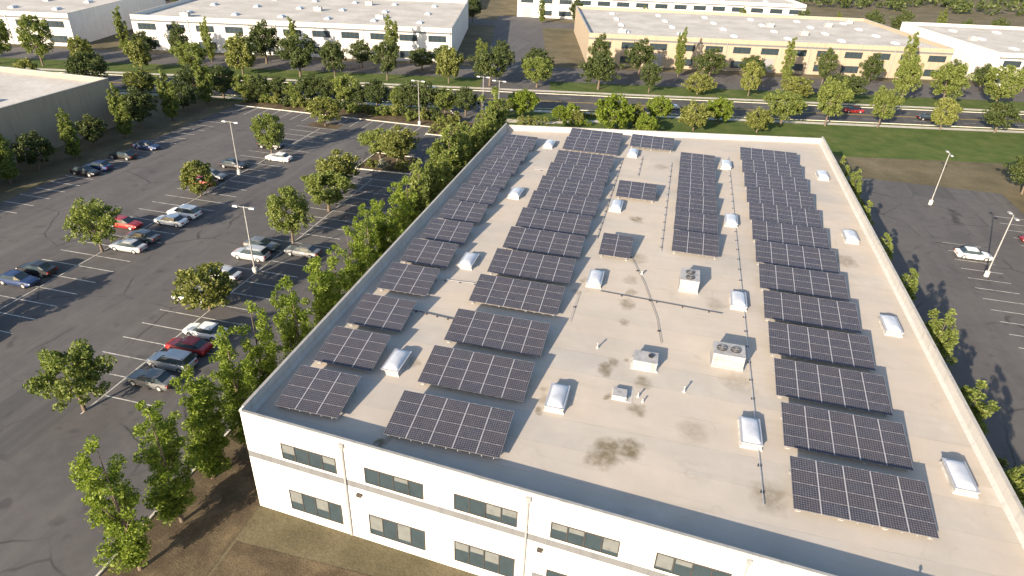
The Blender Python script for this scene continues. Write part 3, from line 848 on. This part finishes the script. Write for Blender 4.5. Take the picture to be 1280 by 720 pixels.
# the row along the left wall
rowy = [-8.5, -4.2, .2, 4.4, 8.5, 12.4, 16.6, 20.5, 24.3, 28.4, 32.2, 36.2, 40.0, 44.2, 48.4, 52.6, 56.7, 59.9, 63.8, 67.6, 71.4, 75.3, 79.0, 82.6]
hts = {11: 1.0, 12: 1.03, 14: 1.0, 16: 1.1, 17: 1.1, 19: 1.0, 20: 1.02}
n = len(rowy)
for i, y in enumerate(rowy):
    x = (-14.0 if y > 9 else -14.9) + random.uniform(-.5, .3)
    tree('row_tree', 'column', 'leaf_bright' if y < 41 else 'leaf_poplar', 1 + i % 4 if y < 41 else 11 + i % 4, x, y,
         f'tall feathery green tree {rowname(i, n)} in the row along the left wall', 'tree', 'tall trees along the left wall', hts.get(i, .98) * 1.1)
for i, y in enumerate([42, 46.5, 51, 55.2, 60.5, 65, 69.8, 74.5]):
    tree('row_tree', 'column', 'leaf_poplar', 11 + i % 4, -16.2 + random.uniform(-.4, .4), y,
         f'slightly shorter feathery tree {rowname(i, 8)} on the parking side of the wall row', 'tree', 'shorter trees beside the left wall row', .84)
# island trees in the left lot
for (x, y, kind, sd_, sc, lab) in ((-29.6, 73.0, 'broad', 22, (1.0, .80), 'broad olive-green tree near the kerb end of the parking island'),
                                   (-34.2, 75.6, 'broad', 21, (1.0, .74), 'grey-green tree farther left on the parking island'),
                                   (-33.2, 57.5, 'broad', 22, (1.0, .9), 'olive-green tree between stalls just before the parking island'),
                                   (-31.6, 51.0, 'broad', 21, (.9, .9), 'grey-green tree between stalls, second before the parking island')):
    tree('parking_tree', kind, 'leaf_olive' if sd_ == 22 else 'leaf_poplar', sd_, x, y, lab, 'tree', 'trees on and before the parking island', sc)
for i, (x, y) in enumerate(((-31.2, 40), (-31.2, 22), (-31.2, 4), (-52.7, 90), (-52.7, 70), (-52.7, 50), (-52.7, 30), (-52.7, 10))):
    tree('parking_tree', 'round' if i % 2 else 'broad', 'leaf_olive' if i % 2 else 'leaf_poplar', (33, 34)[i // 2 % 2] if i % 2 else (23, 24)[i // 2 % 2], x, y,
         f'{"rounded" if i % 2 else "spreading"} tree between parking stalls, {ORD[i % 3 if i < 3 else i - 3]} {"in the nearer row from the back" if i < 3 else "in the farther row from the back"}', 'tree', 'trees between parking stalls', (random.uniform(.65, .95), random.uniform(.7, 1.0)))
# shrubs and hedges
def hedge(x0, y0, x1, y1, h, leaf, label, seed, rz=0, cat='hedge'):
    rnd = random.Random(seed); cl = []
    w, l = x1 - x0, y1 - y0
    n_ = int(w * l * 2.2 + (w + l) * h * 1.6)
    for _ in range(n_):
        cl.append((rnd.uniform(-w / 2, w / 2), rnd.uniform(-l / 2, l / 2), rnd.uniform(.15, h - .22), rnd.uniform(.26, .42)))
    V, F = leaf_crown(cl, 170, .17, rnd, 0, 1.5)
    m_ = MB(); m_.poly(V, F)
    t = thing('hedge', label, cat, ((x0 + x1) / 2, (y0 + y1) / 2, G), rz, 'clipped hedges')
    m_.build('foliage', M[leaf], t)
    st = MB()
    for k in range(max(2, int(w))):
        x = -w / 2 + (k + .5) * w / max(2, int(w)); st.tube([(x, 0, -.05), (x + .05, 0, h * .7)], [.05, .02], 5)
    st.build('stem', M['bark'], t)
    return t
hedge(-29.3, 70.2, -26.4, 73.2, 1.7, 'leaf_olive', 'low rounded hedge at the kerb end of the parking island', 5)
hedge(-31.2, 92.6, -25.0, 99.5, 1.9, 'leaf_olive', 'wide yellow-green hedge on the kerbed corner by the drive', 6)
hedge(-16.0, 105.4, -9.2, 108.6, 1.6, 'leaf_olive', 'clipped hedge beside the drive behind the back parapet', 7, SK)
hedge(-6.5, 109.2, .2, 110.8, 1.5, 'leaf_bright', 'bright green hedge below the small round trees behind the roof', 9, SK)
hedge(-3.5, 117.2, 2.2, 118.6, 1.0, 'leaf_olive', 'low hedge on the lawn left of the bright round tree', 8, SK)
tree('shrub', 'shrub', 'leaf_pale', 41, -31.4, 70.2, 'pale silvery shrub beside the parking island kerb', 'shrub', 'shrubs', 1.0)
tree('shrub', 'shrub', 'leaf_olive', 42, -33.6, 70.4, 'olive shrub left of the silvery one on the parking island', 'shrub', 'shrubs', .9)
for i in range(22):
    x = -77 + 2.3 * i + random.uniform(-.5, .5)
    tree('shrub', 'shrub', ('leaf_olive', 'leaf_dark', 'leaf_poplar')[i % 3], (42, 43, 44)[i % 3], x, 101.0 + random.uniform(-.7, 1.4),
         f'{("olive", "dark", "grey-green")[i % 3]} shrub behind the far parking kerb, {ORD[i]} from the left', 'shrub', 'shrubs behind the far parking kerb', random.uniform(1.0, 1.5))
for i in range(16):
    x = -79 + 3.9 * i + random.uniform(-.8, .8)
    if -27 < x < -21: continue
    tree('dense_tree', 'broad', 'leaf_dark' if i % 3 else 'leaf_poplar', 51 if i % 3 else 21, x, 105.2 + (x + 50) * .1 + random.uniform(-1.0, 1.2),
         f'{"dark green" if i % 3 else "grey-green"} tree in the belt behind the parking lot, {ORD[i]} from the left', 'tree', 'dark trees behind the parking lot', random.uniform(.62, .95))
tree('palm_tree', 'palm', 'leaf_poplar', 61, -23.0, 103.0, 'slender palm tree by the drive behind the trees', 'palm tree', None, .62)
tree('palm_tree', 'palm', 'leaf_poplar', 61, -21.0, 106.5, 'taller slender palm beside the drive to the street', 'palm tree', None, .72)
# behind the back parapet
tree('round_tree', 'round', 'leaf_bright', 71, 4.3, 108.8, 'large bright green round tree behind the back parapet', 'tree', None, 1.2)
tree('round_tree', 'round', 'leaf_bright', 72, -7.6, 111.9, 'small round tree on the lawn behind the back parapet', 'tree', None, .55)
tree('round_tree', 'round', 'leaf_bright', 72, -5.2, 112.6, 'second small round tree with lighter leaves on the back lawn', 'tree', None, .62)
tree('round_tree', 'round', 'leaf_olive', 31, -3.4, 110.5, 'small olive tree between the round trees on the back lawn', 'tree', None, .5)
tree('round_tree', 'round', 'leaf_bright', 71, 11.6, 108.2, 'bright green tree right of the big round tree behind the roof', 'tree', None, .72)
for i, (s, d) in enumerate(((27, 34), (33.5, 40), (40, 33.5), (47, 40.5), (54, 34), (3, 38.5))):
    p = sk2(s, d)
    tree('round_tree', 'round', 'leaf_bright' if i % 2 else 'leaf_olive', 72 if i % 2 else 31, p[0], p[1],
         f'{"bright" if i % 2 else "olive"} round tree on the lawn strip before the street, {ORD[i]} along', 'tree', 'trees on the lawn before the street', random.uniform(.8, 1.05))
# trees on the right of the building
for i in range(18):
    y = -6 + 5.0 * i
    tree('row_tree', 'column' if i % 2 else 'round', 'leaf_poplar' if i % 2 else 'leaf_olive', 12 if i % 2 else 31, 43.6 + random.uniform(-.4, .5), y,
         f'{"tall feathery" if i % 2 else "rounded"} tree along the right wall, {ORD[i]} from the front', 'tree', 'trees along the right wall', random.uniform(.78, .92) if i % 2 else .9)
# street trees either side
k_ = 0
for s in range(-200, 260, 13):
    for d, nm in ((66.5, 'far'), (43.9, 'near')):
        if nm == 'near' and -24 < s < 60: continue
        p = sk2(s + random.uniform(-2, 2), d + random.uniform(-.6, .6) - (2.0 if nm == 'near' else 0))
        if p[0] < -190 or p[0] > 210 or (nm == 'near' and -86 < p[0] < -24): continue
        kd = random.choice(('broad', 'round', 'broad'))
        sd3 = random.choice((21, 23, 24)) if kd == 'broad' else random.choice((31, 33, 34))
        lf = random.choice(('leaf_poplar', 'leaf_dark')) if kd == 'broad' else 'leaf_olive'
        tree('street_tree', kd, lf, sd3, p[0], p[1], f'{"spreading" if kd == "broad" else "rounded"} street tree on the {nm} verge of the road, {ORD[(s + 200) // 13 % 30] if s < 190 else "thirtieth or later"} from the left' if s < 190 else f'{"spreading" if kd == "broad" else "rounded"} street tree on the {nm} verge, {ORD[(s - 190) // 13]} beyond the side drive on the right',
             'tree', 'street trees along the road', (random.uniform(.75, 1.35), random.uniform(.8, 1.5)))

# ------------------------------------------------------------------ lamp posts
def lamp_post(x, y, h, label, rz=0):
    t = thing('lamp_post', label, 'lamp post', (x, y, G), rz, 'parking lamp posts')
    m_ = MB(); m_.tube([(0, 0, -.1), (0, 0, .75), (0, 0, .8)], [.3, .3, .27], 14); m_.build('base', M['concrete'], t)
    m_ = MB(); m_.tube([(0, 0, .8), (0, 0, h)], [.10, .065], 8); m_.build('pole', M['white_metal'], t)
    m_ = MB(); m_.tube([(-.9, 0, h - .15), (.9, 0, h - .15)], .04, 6); m_.build('arm', M['white_metal'], t)
    for sg in (-1, 1):
        m_ = MB(); m_.frustum((sg * 1.1 - .35, -.2, sg * 1.1 + .35, .2), (sg * 1.1 - .28, -.15, sg * 1.1 + .28, .15), h - .2, h - .04); m_.build('lamp_head', M['alu_dull'], t)
lamp_post(-35.0, 97.6, 9.2, 'white lamp post on a round concrete base behind the far parking kerb')
lamp_post(-19.4, 103.4, 9.4, 'white lamp post beside the drive at the back corner of the roof')
lamp_post(-24.6, 109.5, 8.5, 'white lamp post among the trees left of the drive')
lamp_post(-52.7, 60, 9.0, 'white lamp post between parking stalls far out in the left lot')
lamp_post(-31.2, 31, 9.0, 'white lamp post between stalls in the nearer left parking row')
lamp_post(60.6, 60, 9.0, 'white lamp post in the parking lot right of the building', R(90))
lamp_post(60.6, 86, 9.0, 'white lamp post at the far end of the right parking lot', R(90))

# ------------------------------------------------------------------ neighbouring buildings
def building(s0, s1, d0, d1, h, wallm, label, seed, nsky, skew=True, stripe=True):
    rnd = random.Random(seed)
    c = sk2((s0 + s1) / 2, (d0 + d1) / 2) if skew else ((s0 + s1) / 2, (d0 + d1) / 2)
    t = thing('office_building', label, 'building', (c[0], c[1], G), SK if skew else 0, 'buildings beyond the parking lots')
    w, l = (s1 - s0) / 2, (d1 - d0) / 2
    T_ = .35
    m_ = MB()
    for a in ((-w, -l, 0, w, -l + T_, h), (-w, l - T_, 0, w, l, h), (-w, -l + T_, 0, -w + T_, l - T_, h), (w - T_, -l + T_, 0, w, l - T_, h)): m_.box(*a)
    m_.build('wall', M[wallm], t)
    m_ = MB(); m_.face([(-w + T_, -l + T_, h - .9), (w - T_, -l + T_, h - .9), (w - T_, l - T_, h - .9), (-w + T_, l - T_, h - .9)]); rf = m_.build('roof', M['far_roof'], t)
    m_ = MB()
    for a in ((-w - .05, -l - .05, h, w + .05, -l + T_ + .03, h + .07), (-w - .05, l - T_ - .03, h, w + .05, l + .05, h + .07), (-w - .05, -l + T_ + .03, h, -w + T_ + .03, l - T_ - .03, h + .07), (w - T_ - .03, -l + T_ + .03, h, w + .05, l - T_ - .03, h + .07)): m_.box(*a)
    m_.build('coping', M['coping'], t)
    nb = int(2 * w / 8)
    for i in range(nb):
        x = -w + (i + .5) * 2 * w / nb
        if (i + seed) % 4 == 0:
            m_ = MB(); m_.box(x - 1.7, -l - .05, .05, x + 1.7, -l + .1, 3.9); m_.build('dock_door', M['alu_dull'], t)
        if i % 3 == 1:
            m_ = MB(); m_.box(x + 3.6, -l - .18, .1, x + 3.75, -l - .03, h - .6); m_.build('downpipe', M['alu_dull'], t)
        for z0, z1 in ((.9, 2.9), (h - 3.9, h - 2.1)):
            if (i + seed) % 4 == 0 and z0 < 1: continue
            m_ = MB(); m_.box(x - 2.6, -l - .03, z0, x + 2.6, -l + .1, z1)
            wn_ = m_.build('window', M['frame'], t)
            m_ = MB()
            for q in range(4): m_.box(x - 2.5 + q * 1.27, -l - .045, z0 + .1, x - 2.5 + q * 1.27 + 1.18, -l - .031, z1 - .1)
            m_.build('pane', M['glass'], wn_)
    m_ = MB()
    m_.box(-1.2, -l - .04, 0, 1.2, -l + .1, 2.5); m_.build('door', M['frame'], t)
    if stripe:
        m_ = MB(); m_.box(-w - .01, -l - .012, h - 1.7, w + .01, -l + .1, h - 1.2); m_.build('painted_band', M['band'], t)
    for i in range(nsky):
        x = -w + 4 + (i % 6 + .5) * (2 * w - 8) / 6; y = -l + 4 + (i // 6 + .5) * (2 * l - 8) / max(1, (nsky + 5) // 6)
        m_ = MB(); m_.box(x - .8, y - 1.4, h - .9, x + .8, y + 1.4, h - .55); m_.frustum((x - .7, y - 1.3, x + .7, y + 1.3), (x - .4, y - 1.0, x + .4, y + 1.0), h - .55, h - .3); m_.build('skylight', M['dome'], rf)
    for i in range(5):
        x, y = rnd.uniform(-w + 4, w - 6), rnd.uniform(-l + 4, l - 6)
        m_ = MB(); m_.box(x, y, h - .9, x + 2.4, y + 1.7, h + .35); m_.tube([(x + 1.2, y + .85, h + .35), (x + 1.2, y + .85, h + .5)], .5, 12); m_.build('rooftop_unit', M['hvac'], rf)
def m_far_roof():
    k = NT('pale_roof_coating'); p = k.pos()
    a = k.noise(p, .12, 5, .6); f = k.noise(p, 1.5, 4, .6)
    c = k.ramp(a, [(.3, (.36, .34, .31)), (.55, (.46, .44, .41)), (.75, (.55, .53, .5))])
    c = k.mix(k.mapr(f, .4, .7, 0, .35), c, (.27, .25, .22))
    return k.set(c, .9, 0, .2)
M['far_roof'] = m_far_roof()
building(-110, -18, 92, 156, 9.5, 'wall', 'long white flat-roofed building across the street on the left', 1, 18)
building(22, 130, 98, 158, 9.0, 'tan_wall', 'tan flat-roofed building across the street on the right', 2, 24)
building(-150, -30, 184, 250, 10, 'tan_wall', 'distant tan warehouse behind the long white building', 3, 18)
building(0, 120, 190, 260, 9.5, 'wall', 'distant white warehouse behind the tan building across the street', 4, 24)
building(140, 240, 92, 150, 9.5, 'wall', 'white building across the street at the far right', 5, 18)
building(-215, -128, 92, 150, 9.0, 'wall', 'white building across the street at the far left', 6, 18)
building(-140, -90, 10, 76, 9.0, 'tan_wall', 'tan building beyond the left parking lot', 7, 12, False)
building(84, 160, 20, 104, 9.0, 'wall', 'white building beyond the right parking lot', 8, 18, False)
# tree belts between the buildings, further out
j = 0
for (s0, s1, d, n_) in ((-112, 10, 80.5, 15), (18, 240, 86, 20), (-160, -10, 170.5, 13), (4, 200, 175, 15)):
    for i in range(n_):
        p = sk2(s0 + (s1 - s0) * (i + .5) / n_ + random.uniform(-2, 2), d + random.uniform(-1.5, 1.5))
        kd = 'broad' if (i * 7 + j) % 3 else 'column'
        nm = ('before the long white building', 'before the tan building across the street', 'behind the long white building', 'behind the tan building across the street')[j]
        tree('belt_tree', kd, 'leaf_dark' if kd == 'broad' else 'leaf_poplar', 51 if kd == 'broad' else 13, p[0], p[1],
             f'{"dark bushy" if kd == "broad" else "slim pale"} tree {nm}, {ORD[i]} from the left', 'tree', 'tree belts around the far buildings', (random.uniform(.75, 1.2), random.uniform(.75, 1.4)))
    j += 1
for i in range(14):
    tree('belt_tree', 'broad' if i % 2 else 'column', 'leaf_dark' if i % 2 else 'leaf_poplar', 51 if i % 2 else 14, -83.5 + random.uniform(-1.5, 1.5), 20 + i * 6.2,
         f'{"dark bushy" if i % 2 else "slim pale"} tree along the outer edge of the left lot, {ORD[i]} from the front', 'tree', 'trees edging the left parking lot', random.uniform(.75, 1.05))
    tree('belt_tree', 'broad' if i % 2 else 'column', 'leaf_dark' if i % 2 else 'leaf_poplar', 51 if i % 2 else 14, 78.5 + random.uniform(-1.2, 1.2), 14 + i * 6.4,
         f'{"dark bushy" if i % 2 else "slim pale"} tree along the outer edge of the right lot, {ORD[i]} from the front', 'tree', 'trees edging the right parking lot', random.uniform(.75, 1.05))
# far wood, one mass
rnd = random.Random(77); cl = []
for i in range(1500):
    s_ = rnd.uniform(-420, 420); d = 268 + rnd.uniform(0, 1) ** 1.5 * 320
    p = sk2(s_, d); h = rnd.uniform(2.5, 9)
    cl.append((p[0], p[1], G + h * .55, rnd.uniform(2.2, 4.0)))
V, F = leaf_crown(cl, 7, 1.1, rnd, 0, 1.4)
m_ = MB(); m_.poly(V, F); structure('woodland', m_, M['leaf_dark'], 'stuff')

# ------------------------------------------------------------------ parked cars
PAINT = {'white': (.72, .72, .70), 'silver': (.42, .43, .44), 'black': (.015, .015, .017), 'grey': (.13, .135, .14), 'dark blue': (.02, .04, .11), 'red': (.30, .02, .02)}
for c_, v in PAINT.items():
    k = NT('car_paint_' + c_.replace(' ', '_')); k.set(v, .32, .25 if c_ != 'white' else 0, .5)
    k.b.inputs['Coat Weight'].default_value = .6; M['car_' + c_] = k.mat
M['lens'] = worn('lamp_lens', (.7, .7, .68), .15, 0, .05, 3); M['tail'] = worn('tail_lens', (.35, .01, .01), .2, 0, .05, 3)
def loft(m_, secs, n=None):
    """secs: list of (x, list of (y, z)) cross-sections of equal length, closed with end faces"""
    c = len(secs[0][1]); V = [(x, y, z) for x, sec in secs for y, z in sec]; F = []
    for i in range(len(secs) - 1):
        for q in range(c - 1): F.append((i * c + q, (i + 1) * c + q, (i + 1) * c + q + 1, i * c + q + 1))
    F.append(tuple(range(c))); F.append(tuple(range((len(secs) - 1) * c, len(secs) * c))[::-1])
    m_.poly(V, F, 0, False)
def sec(w, z0, z1, tuck=.1): return [(-w + .06, z0), (-w, z0 + (z1 - z0) * .45), (-w + tuck, z1 - .05), (-w + tuck + .12, z1), (w - tuck - .12, z1), (w - tuck, z1 - .05), (w, z0 + (z1 - z0) * .45), (w - .06, z0)]
CARME = {}
def car_parts(suv):
    if suv in CARME: return CARME[suv]
    L, W2, hb, hr = (2.35, .93, 1.02, 1.70) if suv else (2.3, .9, .9, 1.42)
    b = MB(); loft(b, [(-L, sec(W2 * .86, .38, hb * .92)), (-L + .15, sec(W2 * .96, .24, hb)), (-L * .45, sec(W2, .2, hb + .03)), (L * .35, sec(W2, .2, hb + .02)), (L * .8, sec(W2 * .97, .22, hb * .9)), (L, sec(W2 * .84, .36, hb * .74))])
    g = MB(); r0, r1 = (-L + .12, -L + .45) if suv else (-L + .55, -L + 1.15)
    z = hb
    gw = lambda w, z0, z1: [(-w, z0), (-w + .03, z0 + .02), (-w + .17, z1 - .03), (-w + .22, z1), (w - .22, z1), (w - .17, z1 - .03), (w - .03, z0 + .02), (w, z0)]
    loft(g, [(r0, gw(W2 - .12, z - .03, z)), (r1, gw(W2 - .08, z - .03, hr - .03)), (L * .12, gw(W2 - .08, z - .03, hr - .03)), (L * .46, gw(W2 - .1, z - .03, z + .01))])
    rf = MB(); loft(rf, [(r1 - .08, gw(W2 - .10 - .09, hr - .09, hr - .04)), (r1 + .2, gw(W2 - .17, hr - .08, hr + .01)), (-.1, gw(W2 - .17, hr - .08, hr + .015)), (L * .13, gw(W2 - .19, hr - .1, hr - .03))])
    wh = MB(); wh.tube([(0, -.11, 0), (0, .11, 0)], .33, 16)
    rim = MB(); rim.tube([(0, -.118, 0), (0, .118, 0)], .2, 12)
    hl = MB(); hl.box(-.1, -.2, -.07, .04, .2, .07)
    CARME[suv] = (b, g, rf, wh, rim, hl, L, W2, hb); return CARME[suv]
CARP = {}
def car(x, y, rz, colour, suv, label, group):
    key = (colour, suv); name = 'parked_car'
    if key in CARP: return dup(CARP[key], (x, y, G + .012), rz, label, group)
    b, g, rf, wh, rim, hl, L, W2, hb = car_parts(suv)
    t = thing(name, label, 'car', (x, y, G + .012), rz, group)
    b.build('body', M['car_' + colour], t); g.build('windows', M['glass'], t); rf.build('roof_panel', M['car_' + colour], t)
    for sx in (-.62, .62):
        for sy in (-1, 1):
            wo = wh.build('wheel', M['rubber'], t, (L * sx, sy * (W2 - .12), .33)); rim.build('rim', M['alu'], wo)
    for sy in (-1, 1):
        hl.build('headlight', M['lens'], t, (L - .05, sy * W2 * .6, hb * .62)); hl.build('tail_light', M['tail'], t, (-L + .06, sy * W2 * .62, hb * .75))
    CARP[key] = t
    return t
rc = random.Random(5)
def row(xc, ys, rz, where, share, lim=99):
    n_ = 0
    for y in ys:
        if rc.random() > share or n_ >= lim: continue
        colour = rc.choice(('white', 'silver', 'black', 'grey', 'dark blue', 'red', 'white', 'silver', 'grey')); suv = rc.random() < .45
        car(xc + rc.uniform(-.25, .25), y + rc.uniform(-.12, .12), rz + (math.pi if rc.random() < .3 else 0) + rc.uniform(-.02, .02), colour, suv,
            f'{colour} {"SUV" if suv else "sedan"}, {ORD[n_]} car from the front {where}', 'cars parked in the lots')
        n_ += 1
row(-33.9, [6.2 + 2.82 * i + .01 for i in range(13)], 0, 'in the second left parking row', .45)
row(-28.3, [6.2 + 2.82 * i + .01 for i in range(12)], math.pi, 'in the first left parking row', .28)
row(-50.0, [6.2 + 2.82 * i - .08 for i in range(25)], math.pi, 'in the third left parking row', .3)
row(-55.4, [6.2 + 2.82 * i - .08 for i in range(25)], 0, 'in the fourth left parking row', .42)
row(-75.2, [7.85 + 2.82 * i + 1.4 for i in range(24)], 0, 'along the outer edge of the left lot', .4)
row(60.7, [5.1 + 2.82 * i + 1.4 for i in range(22)], 0, 'in the inner right parking row', .35)
row(72.2, [7.85 + 2.82 * i + 1.4 for i in range(26)], math.pi, 'along the outer edge of the right lot', .4)
for i, (s_, d, colour, suv) in enumerate(((-62, 50.9, 'white', False), (-20, 55.2, 'grey', True), (38, 51.0, 'silver', True), (84, 55.0, 'red', False), (100, 50.8, 'black', False))):
    p = sk2(s_, d); car(p[0], p[1], SK + (math.pi if d > 53 else 0), colour, suv, f'{colour} {"SUV" if suv else "sedan"} driving on the street behind the building', 'cars on the street')
